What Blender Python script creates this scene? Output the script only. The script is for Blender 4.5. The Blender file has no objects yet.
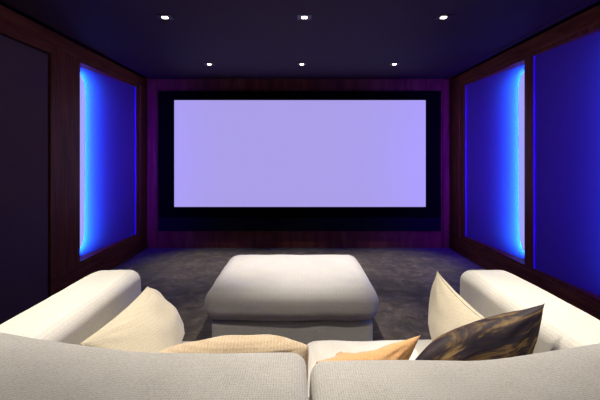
import bpy, bmesh, math, random
from mathutils import Vector, noise
random.seed(4)
C = bpy.context.scene.collection
PI = math.pi

# ------------------------------------------------------------ helpers
def link(o, parent=None):
    C.objects.link(o)
    if parent: o.parent = parent
    return o

def tag(o, label=None, cat=None, group=None, kind=None):
    if label: o['label'] = label
    if cat: o['category'] = cat
    if group: o['group'] = group
    if kind: o['kind'] = kind
    return o

def empty(name, loc):
    o = bpy.data.objects.new(name, None); o.empty_display_size = .1
    o.location = loc
    return link(o)

def obj(name, bm, m, parent=None, smooth=False, bevel=0, sub=0):
    """bm is in world coordinates; a child is written in its parent's frame."""
    if parent:
        off = Vector(parent.location)
        pp = parent.parent
        while pp: off += Vector(pp.location); pp = pp.parent
        for v in bm.verts: v.co -= off
        for_origin = Vector((0, 0, 0))
    bmesh.ops.recalc_face_normals(bm, faces=bm.faces)
    me = bpy.data.meshes.new(name); bm.to_mesh(me); bm.free()
    me.materials.append(m)
    if smooth:
        for p in me.polygons: p.use_smooth = True
    o = bpy.data.objects.new(name, me)
    if bevel:
        b = o.modifiers.new('bevel', 'BEVEL'); b.width = bevel; b.segments = 2; b.limit_method = 'ANGLE'
    if sub:
        s = o.modifiers.new('sub', 'SUBSURF'); s.levels = sub; s.render_levels = sub
    return link(o, parent)

def add_box(bm, x0, x1, y0, y1, z0, z1):
    vs = [bm.verts.new((x, y, z)) for x in (x0, x1) for y in (y0, y1) for z in (z0, z1)]
    for f in ((0,1,3,2),(4,6,7,5),(0,4,5,1),(2,3,7,6),(0,2,6,4),(1,5,7,3)):
        bm.faces.new([vs[i] for i in f])

def box(x0, x1, y0, y1, z0, z1):
    bm = bmesh.new(); add_box(bm, x0, x1, y0, y1, z0, z1); return bm

def cyl(cx, cy, z0, z1, r, n=24, r2=None):
    bm = bmesh.new(); r2 = r if r2 is None else r2
    a = [bm.verts.new((cx+r*math.cos(2*PI*i/n), cy+r*math.sin(2*PI*i/n), z0)) for i in range(n)]
    b = [bm.verts.new((cx+r2*math.cos(2*PI*i/n), cy+r2*math.sin(2*PI*i/n), z1)) for i in range(n)]
    for i in range(n): bm.faces.new([a[i], a[(i+1)%n], b[(i+1)%n], b[i]])
    bm.faces.new(a[::-1]); bm.faces.new(b)
    return bm

def rframe(plane, c, u0, u1, v0, v1, w, t):
    """rectangular frame; plane 'x','y' or 'z' ; c = coordinate of the front, t = thickness (signed)"""
    bm = bmesh.new()
    for a0, a1, b0, b1 in ((u0,u1,v0,v0+w),(u0,u1,v1-w,v1),(u0,u0+w,v0+w,v1-w),(u1-w,u1,v0+w,v1-w)):
        lo, hi = min(c, c+t), max(c, c+t)
        if plane == 'x': add_box(bm, lo, hi, a0, a1, b0, b1)
        elif plane == 'y': add_box(bm, a0, a1, lo, hi, b0, b1)
        else: add_box(bm, a0, a1, b0, b1, lo, hi)
    return bm

def soft_box(x0, x1, y0, y1, z0, z1, r=.05, puff=(0,0,0), n=18, wob=.004, warp=None, seed=0):
    """upholstered block: rounded edges, swollen faces, slightly uneven"""
    bm = bmesh.new()
    bmesh.ops.create_cube(bm, size=2)
    bmesh.ops.subdivide_edges(bm, edges=bm.edges[:], cuts=n, use_grid_fill=True)
    c = Vector(((x0+x1)/2, (y0+y1)/2, (z0+z1)/2)); h = Vector(((x1-x0)/2, (y1-y0)/2, (z1-z0)/2))
    for v in bm.verts:
        s = [max(-1, min(1, k)) for k in v.co]
        # spread samples towards the edges
        s = [math.sin(k*PI/2)*.45 + k*.55 for k in s]
        p = Vector((s[0]*h.x, s[1]*h.y, s[2]*h.z))
        inner = Vector([max(-(h[i]-r), min(h[i]-r, p[i])) for i in range(3)])
        d = p - inner
        if d.length > 1e-6: p = inner + d.normalized()*r
        u = [p[i]/h[i] for i in range(3)]
        q = p.copy()
        for i in range(3):
            j, k = (i+1) % 3, (i+2) % 3
            q[i] += puff[i]*u[i]*(1-u[j]**2)*(1-u[k]**2)
        w = c + q
        if wob:
            nn = noise.noise_vector(w*5 + Vector((seed*7.3, seed, 0)))
            w += nn*wob*2
        if warp: w = warp(w, u)
        v.co = w
    return bm

def pillow(cs, T, bows=(0,0,0,0), n=32, skew=0, seed=0, folds=(), wr=.006, pw=.5):
    """cushion spanned by 4 corners (bottom-left, bottom-right, top-right, top-left), bows = outward bow of bottom,right,top,left"""
    c = [Vector(p) for p in cs]
    N = ((c[1]-c[0]).cross(c[3]-c[0])).normalized()
    ctr = sum(c, Vector())/4
    L = ((c[1]-c[0]).length + (c[3]-c[0]).length)/2
    ed = [(c[0]+c[1])/2-ctr, (c[1]+c[2])/2-ctr, (c[2]+c[3])/2-ctr, (c[3]+c[0])/2-ctr]
    ed = [e.normalized() for e in ed]
    bm = bmesh.new(); uvl = bm.loops.layers.uv.new('UVMap')
    grid = {}
    def pos(i, j, side):
        u = i/n; v = j/n
        u = .5-.5*math.cos(PI*u)*.6 - .4*(.5-u); v = .5-.5*math.cos(PI*v)*.6 - .4*(.5-v)
        u = min(1, max(0, u)); v = min(1, max(0, v))
        p = c[0]*(1-u)*(1-v)+c[1]*u*(1-v)+c[2]*u*v+c[3]*(1-u)*v
        su, sv = 4*u*(1-u), 4*v*(1-v)
        p += ed[0]*bows[0]*su*(1-v) + ed[2]*bows[2]*su*(1+skew*(u-.5)*2)*v + ed[1]*bows[1]*sv*u + ed[3]*bows[3]*sv*(1-u)
        t = (max(su, 0)*max(sv, 0))**pw
        # wrinkles radiating from the corners
        m = 0
        for k, (cu, cv) in enumerate(((0,0),(1,0),(1,1),(0,1))):
            du, dv = u-cu, v-cv; dd = math.hypot(du, dv)
            if dd > 1e-4:
                a = math.atan2(dv, du)
                m += math.sin(a*14+seed+k)*math.exp(-((dd-.22)/.14)**2)
        edge = min(1, t*2.2)
        disp = T/2*t + wr*m*edge*.5 + wr*1.2*edge*noise.noise(Vector((u*4+seed*3.1, v*4, side*5)))
        for fu, fv, fa, fl, fw, fd in folds:
            ca, sa = math.cos(fa), math.sin(fa)
            x = (u-fu)*ca+(v-fv)*sa; y = -(u-fu)*sa+(v-fv)*ca
            disp += fd*math.exp(-(x/fl)**2-(y/fw)**2)*edge
        return p + N*side*disp, (u, v)
    uvs = {}
    for side in (1, -1):
        for i in range(n+1):
            for j in range(n+1):
                if side == -1 and (i in (0, n) or j in (0, n)):
                    grid[side, i, j] = grid[1, i, j]; continue
                p, uv = pos(i, j, side)
                b = bm.verts.new(p); grid[side, i, j] = b; uvs[b] = uv
    for side in (1, -1):
        for i in range(n):
            for j in range(n):
                q = [grid[side,i,j], grid[side,i+1,j], grid[side,i+1,j+1], grid[side,i,j+1]]
                f = bm.faces.new(q if side == 1 else q[::-1])
                for l in f.loops: l[uvl].uv = uvs[l.vert]
    return bm

def seam(cs, bows, r, n=40):
    """piped edge that follows the pillow's outline"""
    c = [Vector(p) for p in cs]; ctr = sum(c, Vector())/4
    ed = [((c[k]+c[(k+1)%4])/2-ctr).normalized() for k in range(4)]
    pts = []
    for k in range(4):
        for i in range(n):
            s = i/n; pts.append(c[k].lerp(c[(k+1)%4], s) + ed[k]*bows[k]*4*s*(1-s))
    bm = bmesh.new(); rings = []; M = len(pts)
    for i in range(M):
        t = (pts[(i+1)%M]-pts[i-1]).normalized()
        a = t.orthogonal().normalized()
        nn = ((c[1]-c[0]).cross(c[3]-c[0])).normalized(); a = (nn - t*nn.dot(t)).normalized(); b = t.cross(a)
        rings.append([bm.verts.new(pts[i] + (a*math.cos(q*PI/3)+b*math.sin(q*PI/3))*r) for q in range(6)])
    for i in range(M):
        A, B = rings[i], rings[(i+1)%M]
        for q in range(6): bm.faces.new([A[q], A[(q+1)%6], B[(q+1)%6], B[q]])
    return bm

# ------------------------------------------------------------ materials
def mat(name, col, rough=.6, spec=.5, metallic=0):
    m = bpy.data.materials.new(name); m.use_nodes = True
    b = m.node_tree.nodes['Principled BSDF']
    b.inputs['Base Color'].default_value = (*col, 1)
    b.inputs['Roughness'].default_value = rough
    b.inputs['Specular IOR Level'].default_value = spec
    b.inputs['Metallic'].default_value = metallic
    return m

def N(m, t, **kw):
    n = m.node_tree.nodes.new(t)
    for k, v in kw.items():
        if k in n.inputs: n.inputs[k].default_value = v
        else: setattr(n, k, v)
    return n

def L(m, a, b): m.node_tree.links.new(a, b)

def coords(m, scale=(1,1,1), out='Object'):
    tc = N(m, 'ShaderNodeTexCoord'); mp = N(m, 'ShaderNodeMapping'); mp.inputs['Scale'].default_value = scale
    L(m, tc.outputs[out], mp.inputs['Vector']); return mp.outputs['Vector']

def ramp(m, fac, stops):
    r = N(m, 'ShaderNodeValToRGB'); e = r.color_ramp.elements
    e[0].position, e[0].color = stops[0][0], (*stops[0][1], 1)
    e[1].position, e[1].color = stops[-1][0], (*stops[-1][1], 1)
    for p, c in stops[1:-1]:
        x = e.new(p); x.color = (*c, 1)
    L(m, fac, r.inputs['Fac']); return r.outputs['Color']

def wood(name, scale, a, b, c, rough=.48):
    m = mat(name, b, rough, .10); bs = m.node_tree.nodes['Principled BSDF']
    v = coords(m, scale)
    n1 = N(m, 'ShaderNodeTexNoise', Scale=1.0, Detail=9.0, Roughness=.62, Distortion=.6); L(m, v, n1.inputs['Vector'])
    L(m, ramp(m, n1.outputs['Fac'], [(.3, a), (.5, b), (.72, c)]), bs.inputs['Base Color'])
    bp = N(m, 'ShaderNodeBump', Strength=.08, Distance=.002); L(m, n1.outputs['Fac'], bp.inputs['Height']); L(m, bp.outputs['Normal'], bs.inputs['Normal'])
    return m

def fabric(name, col, dark, ribs=.006, bump=.35, rib_mix=.45, axes=('X', 'Z'), sheen=.25, dist=.8):
    """woven cloth: fine ribs crossed by irregular threads"""
    m = mat(name, col, .92, .15); bs = m.node_tree.nodes['Principled BSDF']
    bs.inputs['Sheen Weight'].default_value = sheen
    v = coords(m)
    w1 = N(m, 'ShaderNodeTexWave', Scale=.314/ribs, Distortion=dist, Detail=2.0); w1.bands_direction = axes[0]; L(m, v, w1.inputs['Vector'])
    pass
    w2 = N(m, 'ShaderNodeTexWave', Scale=.314/ribs*.9, Distortion=dist, Detail=2.0); w2.bands_direction = axes[1]; L(m, v, w2.inputs['Vector'])
    nz = N(m, 'ShaderNodeTexNoise', Scale=190.0, Detail=4.0, Roughness=.7); L(m, v, nz.inputs['Vector'])
    big = N(m, 'ShaderNodeTexNoise', Scale=9.0, Detail=3.0); L(m, v, big.inputs['Vector'])
    a = N(m, 'ShaderNodeMath', operation='ADD'); L(m, w1.outputs['Fac'], a.inputs[0]); L(m, w2.outputs['Fac'], a.inputs[1])
    s = N(m, 'ShaderNodeMath', operation='MULTIPLY'); L(m, a.outputs[0], s.inputs[0]); s.inputs[1].default_value = .5
    mx = N(m, 'ShaderNodeMix', data_type='FLOAT'); mx.inputs[0].default_value = 1-rib_mix
    L(m, s.outputs[0], mx.inputs[2]); L(m, nz.outputs['Fac'], mx.inputs[3])
    m2 = N(m, 'ShaderNodeMix', data_type='FLOAT'); m2.inputs[0].default_value = .15
    L(m, mx.outputs[0], m2.inputs[2]); L(m, big.outputs['Fac'], m2.inputs[3])
    L(m, ramp(m, m2.outputs[0], [(.25, dark), (.62, col)]), bs.inputs['Base Color'])
    bp = N(m, 'ShaderNodeBump', Strength=bump, Distance=.0025); L(m, mx.outputs[0], bp.inputs['Height']); L(m, bp.outputs['Normal'], bs.inputs['Normal'])
    return m

def emis(name, col, s):
    m = mat(name, (0,0,0), 1, 0); b = m.node_tree.nodes['Principled BSDF']
    b.inputs['Emission Color'].default_value = (*col, 1); b.inputs['Emission Strength'].default_value = s
    return m

WA, WB, WC = (.09,.024,.015), (.17,.045,.026), (.26,.075,.040)
wood_h = wood('mahogany_along_wall', (22, 2.2, 22), WA, WB, WC)      # grain runs along Y
wood_v = wood('mahogany_upright', (24, 24, 2.0), WA, WB, WC)          # grain runs upright
wood_x = wood('mahogany_across', (9, 24, 1.2), WA, WB, WC)
black = mat('black_gap', (.004,.004,.005), .8, .2)
velvet = mat('black_velvet', (.0025,.0025,.003), .95, .02)
caseblk = mat('dark_blue_black_lacquer', (.004,.005,.009), .8, .1)
plaster = mat('rear_plaster', (.05,.035,.04), .8, .3)
ceil_m = mat('dark_ceiling_paint', (.040,.020,.040), .7, .15)
b = ceil_m.node_tree.nodes['Principled BSDF']
nz = N(ceil_m, 'ShaderNodeTexNoise', Scale=60.0, Detail=5.0); L(ceil_m, coords(ceil_m), nz.inputs['Vector'])
bp = N(ceil_m, 'ShaderNodeBump', Strength=.15, Distance=.001); L(ceil_m, nz.outputs['Fac'], bp.inputs['Height']); L(ceil_m, bp.outputs['Normal'], b.inputs['Normal'])

carpet = mat('charcoal_carpet', (.03,.028,.026), .95, .1); b = carpet.node_tree.nodes['Principled BSDF']
b.inputs['Sheen Weight'].default_value = .15
v = coords(carpet)
n1 = N(carpet, 'ShaderNodeTexNoise', Scale=8.0, Detail=8.0, Roughness=.7, Distortion=.8); L(carpet, v, n1.inputs['Vector'])
n2 = N(carpet, 'ShaderNodeTexNoise', Scale=140.0, Detail=3.0); L(carpet, v, n2.inputs['Vector'])
mx = N(carpet, 'ShaderNodeMix', data_type='FLOAT'); mx.inputs[0].default_value = .35; L(carpet, n1.outputs['Fac'], mx.inputs[2]); L(carpet, n2.outputs['Fac'], mx.inputs[3])
L(carpet, ramp(carpet, mx.outputs[0], [(.36, (.018,.016,.015)), (.5, (.050,.041,.035)), (.64, (.14,.112,.090))]), b.inputs['Base Color'])
bp = N(carpet, 'ShaderNodeBump', Strength=.6, Distance=.008); L(carpet, mx.outputs[0], bp.inputs['Height']); L(carpet, bp.outputs['Normal'], b.inputs['Normal'])

panel_m = fabric('lilac_panel_cloth', (.125,.055,.46), (.11,.048,.42), rib_mix=.1, ribs=.02, bump=.02, axes=('Y','Z'), sheen=0)
dark_panel_m = fabric('plum_acoustic_cloth', (.13,.075,.095), (.11,.06,.08), rib_mix=.1, ribs=.02, bump=.08, axes=('Y','Z'), sheen=.1)
sofa_m = fabric('grey_linen_shaded', (.56,.54,.51), (.27,.26,.25), ribs=.0060, bump=.55, rib_mix=.30, dist=3.0, axes=('X','Y'))  # same linen as the arms, darkened for lying outside the downlight beams
arm_m = fabric('grey_linen_lit', (.72,.69,.63), (.50,.475,.43), ribs=.009, bump=.4, rib_mix=.2, axes=('Y','Z'))  # same linen as the back, kept lighter where the downlights fall
otto_m = fabric('pale_grey_linen', (.62,.60,.58), (.40,.385,.375), ribs=.02, bump=.35, rib_mix=.08, axes=('X','Z'))
cream_m = fabric('cream_ribbed_cloth', (.50,.445,.345), (.37,.32,.24), ribs=.008, bump=.35, rib_mix=.14, axes=('Y','Z'))
tan_m = fabric('tan_slub_linen', (.62,.49,.345), (.34,.25,.16), ribs=.01, bump=.4, rib_mix=.2, axes=('X','Z'))
rust_m = fabric('ochre_suede_cloth', (.76,.43,.20), (.50,.265,.11), ribs=.01, bump=.15, rib_mix=.1, axes=('X','Z'), sheen=.4)
# streaked dark satin cushion
streak = mat('dark_brushstroke_satin', (.03,.02,.03), .6, .2); b = streak.node_tree.nodes['Principled BSDF']
tc = N(streak, 'ShaderNodeTexCoord'); mp = N(streak, 'ShaderNodeMapping'); mp.inputs['Rotation'].default_value = (0, 0, -.45); mp.inputs['Scale'].default_value = (1.3, 8, 1)
L(streak, tc.outputs['UV'], mp.inputs['Vector'])
n1 = N(streak, 'ShaderNodeTexNoise', Scale=1.15, Detail=7.0, Roughness=.6, Distortion=1.6); L(streak, mp.outputs['Vector'], n1.inputs['Vector'])
L(streak, ramp(streak, n1.outputs['Fac'], [(.38, (.012,.009,.020)), (.49, (.030,.018,.022)), (.55, (.14,.085,.035)), (.66, (.26,.17,.07))]), b.inputs['Base Color'])
bp = N(streak, 'ShaderNodeBump', Strength=.15, Distance=.002); L(streak, n1.outputs['Fac'], bp.inputs['Height']); L(streak, bp.outputs['Normal'], b.inputs['Normal'])

screen_m = mat('projection_screen', (.12,.11,.13), .8, .1); b = screen_m.node_tree.nodes['Principled BSDF']
b.inputs['Emission Color'].default_value = (.40, .34, .79, 1); b.inputs['Emission Strength'].default_value = 1.0  # emission stands in for the projector's light on the screen
lamp_m = emis('warm_lamp_lens', (1, .93, .80), 14)
glow_m = emis('lilac_glow', (.36, .37, 1.0), 1.0)  # overexposed glow beside the LED, put in as emission
trim_m = mat('dark_bronze_trim', (.03,.03,.04), .35, .5, .4)

# ------------------------------------------------------------ room
XL, XR, YB, YR, ZC = -2.13, 2.17, 5.68, -2.2, 2.398
def struct(name, bm, m, **k): return tag(obj(name, bm, m, **k), kind='structure')
struct('floor', box(XL-.3, XR+.3, YR-.1, YB+.1, -.1, 0), carpet)
GAP = .03
struct('ceiling', box(XL+GAP, XR-.10, YR, YB-GAP*.2, ZC, ZC+.03), ceil_m, bevel=.003)
struct('ceiling_slab', box(XL-.3, XR+.3, YR-.1, YB+.1, ZC+.05, ZC+.15), ceil_m)
# stepped border strip of the ceiling along the right wall
struct('trim_1', box(XR-.095, XR-.03, YR, YB-.01, ZC-.004, ZC+.03), ceil_m, bevel=.004)
struct('wall_left', box(XL-.3, XL-.14, YR, YB+.1, 0, ZC+.05), plaster)
struct('wall_right', box(XR+.14, XR+.3, YR, YB+.1, 0, ZC+.05), plaster)
struct('wall_back', box(XL-.14, XR+.14, YB, YB+.1, 0, ZC+.05), wood_x)
struct('wall_rear', box(XL-.14, XR+.14, YR-.1, YR, 0, ZC+.05), plaster)

def side_wall(s, X, y_panels, n0):
    """s=-1 left, +1 right; front face of the joinery at X, 5 cm thick"""
    def B(y0, y1, z0, z1, front=0.0):
        a, b_ = X + s*front, X + s*.14
        return box(min(a,b_), max(a,b_), y0, y1, z0, z1)
    n = n0
    for q0, q1 in ([(YR, YB)] if s > 0 else [(YR, 1.40), (3.46, YB)]):
        struct('trim_%d' % n, B(q0, q1, 0, .26-.03), wood_h, bevel=.003); n += 1
    struct('trim_%d' % n, B(YR, YB, 2.26, ZC-.012), wood_h, bevel=.003); n += 1
    ys = sorted(y_panels)
    edges = [YR] + [e for p in ys for e in p] + [YB]
    for i in range(0, len(edges), 2):
        if edges[i+1]-edges[i] > .01:
            struct('trim_%d' % n, B(edges[i], edges[i+1], .23, 2.26), wood_v, bevel=.003); n += 1
    return n

def light_panel(s, X, y0, y1, o0, o1, label):
    """lit bay: cloth panel set back in a wooden frame, LED tube along its near stile. y0..y1 cloth, o0..o1 outside of frame"""
    g = empty('light_panel', (X + s*.14, (y0+y1)/2, .23))
    tag(g, label, 'light panel', 'backlit wall panels')
    z0, z1 = .26, 2.225
    f0, f1 = X + s*.008, X + s*.14
    lo, hi = min(f0,f1), max(f0,f1)
    bm = bmesh.new()
    add_box(bm, lo, hi, o0, y0, .23, 2.26); add_box(bm, lo, hi, y1, o1, .23, 2.26)
    add_box(bm, lo, hi, y0, y1, .23, z0); add_box(bm, lo, hi, y0, y1, z1, 2.26)
    obj('frame', bm, wood_v, g)
    # the cloth is set deep at the lamp side and comes nearly flush at the far side
    def dep(y): return X + s*(.125 - .100*(y-y0)/(y1-y0))
    bm = bmesh.new(); Q = []
    for y in (y0, y1):
        for z in (z0, z1):
            Q.append([bm.verts.new((dep(y), y, z)), bm.verts.new((dep(y)+s*.010, y, z))])
    (a, a2), (b_, b2), (c, c2), (d, d2) = Q
    for f in ((a,c,d,b_),(a2,b2,d2,c2),(a,b_,b2,a2),(c,c2,d2,d),(a,a2,c2,c),(b_,d,d2,b2)): bm.faces.new(f)
    obj('cloth_panel', bm, panel_m, g)
    # pale strip added on the far side of the recess to brighten its lit edge
    a_, b_ = sorted((X + s*.009, dep(y1)))
    obj('edge_strip', box(a_, b_, y1-.004, y1, z0, z1), panel_m, g)
    # round-ended emissive strip standing in for the overexposed lamp glow on the cloth
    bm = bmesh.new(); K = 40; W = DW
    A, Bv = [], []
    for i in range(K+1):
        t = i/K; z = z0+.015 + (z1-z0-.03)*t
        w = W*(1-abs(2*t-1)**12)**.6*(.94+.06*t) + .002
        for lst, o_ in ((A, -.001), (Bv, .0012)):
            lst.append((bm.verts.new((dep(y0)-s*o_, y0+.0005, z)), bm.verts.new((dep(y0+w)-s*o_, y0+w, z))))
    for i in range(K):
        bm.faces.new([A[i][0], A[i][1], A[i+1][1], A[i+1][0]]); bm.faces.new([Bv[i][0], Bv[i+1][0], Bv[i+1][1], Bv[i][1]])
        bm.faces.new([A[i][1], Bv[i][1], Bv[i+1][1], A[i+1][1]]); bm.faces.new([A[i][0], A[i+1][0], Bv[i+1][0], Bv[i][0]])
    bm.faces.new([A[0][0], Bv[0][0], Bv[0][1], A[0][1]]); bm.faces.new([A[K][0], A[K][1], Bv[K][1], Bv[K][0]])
    obj('glow_strip', bm, glow_m, g)
    # LED lines along the near stile
    def area(name, loc, direction, sx, sz, col, power, spread=PI):
        l = bpy.data.lights.new(name, 'AREA'); l.shape = 'RECTANGLE'; l.size = sx; l.size_y = sz; l.energy = power; l.color = col; l.spread = spread
        o = bpy.data.objects.new(name, l); C.objects.link(o); o.parent = g
        o.location = Vector(loc) - Vector(g.location)
        d = Vector(direction).normalized(); z = -d; y = Vector((0,0,1)); x = y.cross(z).normalized(); y = z.cross(x)
        from mathutils import Matrix
        o.rotation_euler = Matrix((x, y, z)).transposed().to_euler()
    zc = (z0+z1)/2
    def ang(deg): return (s*math.sin(math.radians(deg)), math.cos(math.radians(deg)), 0)
    area('led_strip', (X+s*.030, y0+.008, zc), ang(10), .016, 1.80, (.09,.004,1), POW_V, math.radians(92))
    area('led_strip', (X+s*.030, y0+.010, zc), ang(25), .016, 1.80, (.008,.60,.5), POW_A, math.radians(49))

POW_V, POW_A, DW = 22, 62, .28
n = side_wall(-1, XL, [(1.40, 3.46), (3.80, 5.44)], 10)
n = side_wall(1, XR, [(2.05, 5.34)], 20)
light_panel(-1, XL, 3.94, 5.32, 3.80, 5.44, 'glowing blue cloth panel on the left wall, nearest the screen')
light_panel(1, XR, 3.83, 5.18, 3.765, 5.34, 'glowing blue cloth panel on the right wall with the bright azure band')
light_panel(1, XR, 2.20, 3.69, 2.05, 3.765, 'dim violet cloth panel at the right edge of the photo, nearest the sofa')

g = empty('acoustic_panel', (XL-.05, 2.43, .005))
tag(g, 'large unlit dark plum cloth panel on the left wall beside the sofa arm', 'wall panel')
obj('backing', box(XL-.14, XL-.035, 1.40, 3.46, .005, 2.26), black, g)
obj('cloth_panel', box(XL-.035, XL-.012, 1.425, 3.440, .02, 2.175), dark_panel_m, g, bevel=.004)
obj('top_rail', box(XL-.035, XL, 1.40, 3.46, 2.19, 2.26), wood_h, g, bevel=.003)
# upright mouldings on the screen wall
struct('trim_31', box(-2.06, -1.985, YB-.018, YB, 0, ZC-.01), wood_v, bevel=.006)
struct('trim_32', box(2.065, 2.115, YB-.022, YB, 0, ZC-.01), wood_v, bevel=.008)

# ------------------------------------------------------------ screen
g = empty('projection_screen', (.035, YB, .25))
tag(g, 'large glowing lilac projection screen in a wide black frame on the far wall', 'screen')
YF = 5.62
bm = bmesh.new()
add_box(bm, -1.953, 2.023, YF, YB-.001, 2.09, 2.217); add_box(bm, -1.953, 2.023, YF, YB-.001, .44, .5875)
add_box(bm, -1.953, -1.728, YF, YB-.001, .5875, 2.09); add_box(bm, 1.812, 2.023, YF, YB-.001, .5875, 2.09)
obj('frame', bm, velvet, g)
obj('screen_surface', box(-1.728, 1.812, YF+.012, YB-.02, .5875, 2.09), screen_m, g)
obj('lower_casing', box(-1.953, 2.023, YF-.004, YB-.001, .25, .44), caseblk, g, bevel=.003)

# ------------------------------------------------------------ downlights
LX = (-1.046, .058, 1.16); LY = (4.765, 3.166, 1.567, -.03, -1.55)
where = {(0,0):'small square downlight in the far row of the ceiling, left', (1,0):'small square downlight in the far row of the ceiling, middle', (2,0):'small square downlight in the far row of the ceiling, right',
         (0,1):'square recessed downlight in the nearer ceiling row, left', (1,1):'square recessed downlight in the nearer ceiling row, middle', (2,1):'square recessed downlight in the nearer ceiling row, right'}
EN = {0: 260, 1: 290, 2: 195, 3: 62, 4: 50}
first = None
def spot(g, e, row):
    l = bpy.data.lights.new('lamp', 'SPOT'); l.energy = e; l.color = (1, .92, .79); l.spot_size = math.radians((50, 55, 66, 110, 80)[row]); l.spot_blend = 1; l.shadow_soft_size = .03
    o = bpy.data.objects.new('lamp', l); C.objects.link(o); o.parent = g; o.location = (0, 0, -.045)
proto = None
for r, y in enumerate(LY):
    for c_, x in enumerate(LX):
        lab = where.get((c_, r), 'recessed ceiling downlight above or behind the sofa, out of view')
        if proto is None:
            g = empty('ceiling_downlight', (x, y, ZC)); proto = g
            e = .055
            obj('trim_ring', rframe('z', ZC-.004, x-e, x+e, y-e, y+e, .030, .004), trim_m, g)
            obj('baffle', rframe('z', ZC-.0045, x-.028, x+.028, y-.028, y+.028, .006, .0042), black, g)
            obj('lens', box(x-.021, x+.021, y-.021, y+.021, ZC-.0065, ZC-.001), lamp_m, g, bevel=.002)
        else:
            g = proto.copy(); C.objects.link(g); g.location = (x, y, ZC)
            for ch in [k for k in proto.children if k.type == 'MESH']:
                k = ch.copy(); C.objects.link(k); k.parent = g
        tag(g, lab, 'ceiling light', 'recessed ceiling downlights')
        if r >= 2: g['label'] = 'recessed ceiling downlight over the sofa'
        spot(g, EN[r]*(.35 if r == 1 and c_ != 1 else 1), r)

# ------------------------------------------------------------ ottoman
g = empty('ottoman', (-.03, 3.0, 0))
tag(g, 'large square grey linen ottoman on the carpet in front of the sofa', 'ottoman')
def ow(w, u):
    return w
obj('cushion', soft_box(-.590, .525, 2.49, 3.50, .245, .450, r=.090, puff=(.006,.008,.018), n=26, wob=.003), otto_m, g, smooth=True)
obj('base', soft_box(-.545, .485, 2.53, 3.43, .05, .238, r=.018, n=16, wob=0), otto_m, g, smooth=True)
for sx in (-.45, .39):
    for sy in (2.60, 3.34):
        obj('foot', cyl(sx, sy, 0, .052, .025, r2=.032), black, g)

# ------------------------------------------------------------ sofa
S = empty('sofa', (.03, 1.3, 0))
tag(S, 'wide light grey linen sofa seen from behind its two back cushions', 'sofa')
obj('base', soft_box(-.80, .86, .76, 1.89, .06, .27, r=.02, n=14, wob=0), sofa_m, S, smooth=True)
def armwarp(s):
    def f(w, u):
        # the front end is a touch higher and droops outwards; inner edge softly lower
        w.z += - .008*max(0, (w.y-1.95))/.1
        return w
    return f
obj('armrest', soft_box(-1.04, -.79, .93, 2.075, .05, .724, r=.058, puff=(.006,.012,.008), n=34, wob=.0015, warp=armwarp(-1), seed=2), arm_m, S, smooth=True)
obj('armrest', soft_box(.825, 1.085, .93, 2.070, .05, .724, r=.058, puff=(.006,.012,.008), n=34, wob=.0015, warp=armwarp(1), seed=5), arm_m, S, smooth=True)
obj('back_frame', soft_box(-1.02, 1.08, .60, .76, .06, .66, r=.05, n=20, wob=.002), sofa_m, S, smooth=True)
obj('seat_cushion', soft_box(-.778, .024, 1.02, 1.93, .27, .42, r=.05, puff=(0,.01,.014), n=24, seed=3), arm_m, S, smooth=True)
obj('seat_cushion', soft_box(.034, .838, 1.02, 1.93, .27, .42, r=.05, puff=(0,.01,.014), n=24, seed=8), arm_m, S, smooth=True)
def cw(side):
    def f(w, u):
        k = max(0, -u[0]*side)  # towards the outer end
        if u[2] > 0: w.z += (.042*max(0, (abs(w.x-.03)-.43)/.32)**1.3)*u[2]
        return w
    return f
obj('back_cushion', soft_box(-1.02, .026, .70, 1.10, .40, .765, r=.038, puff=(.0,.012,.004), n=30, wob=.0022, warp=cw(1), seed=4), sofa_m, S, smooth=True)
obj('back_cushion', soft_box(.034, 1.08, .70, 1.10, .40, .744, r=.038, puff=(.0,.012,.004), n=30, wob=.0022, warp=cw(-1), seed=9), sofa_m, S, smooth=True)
for sx in (-.93, .99):
    for sy in (1.15, 1.98):
        obj('foot', cyl(sx, sy, 0, .06, .025), black, S)

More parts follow.
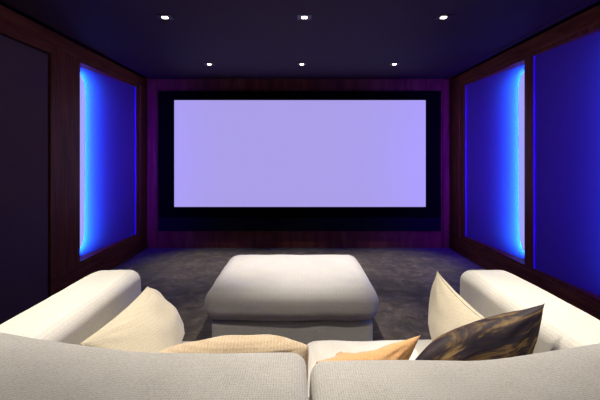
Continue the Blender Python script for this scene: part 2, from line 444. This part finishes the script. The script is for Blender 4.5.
# ------------------------------------------------------------ scatter cushions
def cushion(name, label, cs, T, m, bows, seed, folds=(), wr=.006, pw=.5, grp='scatter cushions on the sofa', piping=None, skew=0):
    ctr = sum((Vector(p) for p in cs), Vector())/4
    g = empty(name, (ctr.x, ctr.y, min(p[2] for p in cs)))
    tag(g, label, 'cushion', grp)
    obj('cover', pillow(cs, T, bows, skew=skew, seed=seed, folds=folds, wr=wr, pw=pw), m, g, smooth=True)
    if piping: obj('piping', seam(cs, bows, piping), m, g, smooth=True)
cushion('scatter_cushion', 'cream ribbed cushion leaning on the left armrest',
        [(-.46,1.40,.455), (-.535,1.90,.455), (-.672,1.80,.705), (-.735,1.36,.655)], .17, cream_m, (-.005,.022,-.012,0), 1, wr=.007, piping=.003)
cushion('scatter_cushion', 'cream ribbed cushion with an upright tip leaning on the right armrest',
        [(.655,1.87,.46), (.58,1.42,.455), (.765,1.40,.655), (.652,1.86,.755)], .16, cream_m, (0,0,-.03,.012), 6, wr=.006, piping=.003)
cushion('scatter_cushion', 'tan slub linen cushion propped against the left back cushion',
        [(-.46,1.27,.47), (.03,1.27,.47), (.037,1.24,.705), (-.445,1.22,.685)], .15, tan_m, (0,0,.040,.01), 3, wr=.012, pw=.42)
cushion('scatter_cushion', 'small ochre brown cushion with a folded corner behind the right back cushion',
        [(.03,1.30,.47), (.29,1.31,.47), (.402,1.30,.712), (.06,1.24,.655)], .11, rust_m, (0,-.005,-.026,0), 12, folds=((.28,.86,.9,.10,.035,.022),(.36,.80,1.0,.10,.03,-.016)), wr=.010)
cushion('scatter_cushion', 'dark cushion with gold brushstroke streaks against the right armrest',
        [(.38,1.26,.47), (.70,1.27,.47), (.806,1.30,.815), (.335,1.20,.655)], .17, streak, (0,-.012,.034,.0), 17, wr=.010, skew=-1.2)

# ------------------------------------------------------------ world, camera, view
w = bpy.data.worlds.new('world'); bpy.context.scene.world = w; w.use_nodes = True
w.node_tree.nodes['Background'].inputs['Color'].default_value = (0,0,0,1)
cam = bpy.data.cameras.new('camera'); co = bpy.data.objects.new('camera', cam); C.objects.link(co)
co.location = (0, 0, 1.29); co.rotation_euler = (PI/2, 0, 0)
cam.sensor_width = 36; cam.lens = 24; cam.shift_x = 3/600; cam.shift_y = -43/600; cam.clip_start = .02
bpy.context.scene.camera = co
vs = bpy.context.scene.view_settings
vs.view_transform = 'Standard'; vs.look = 'None'; vs.gamma = 1; vs.exposure = 0; vs.use_curve_mapping = False
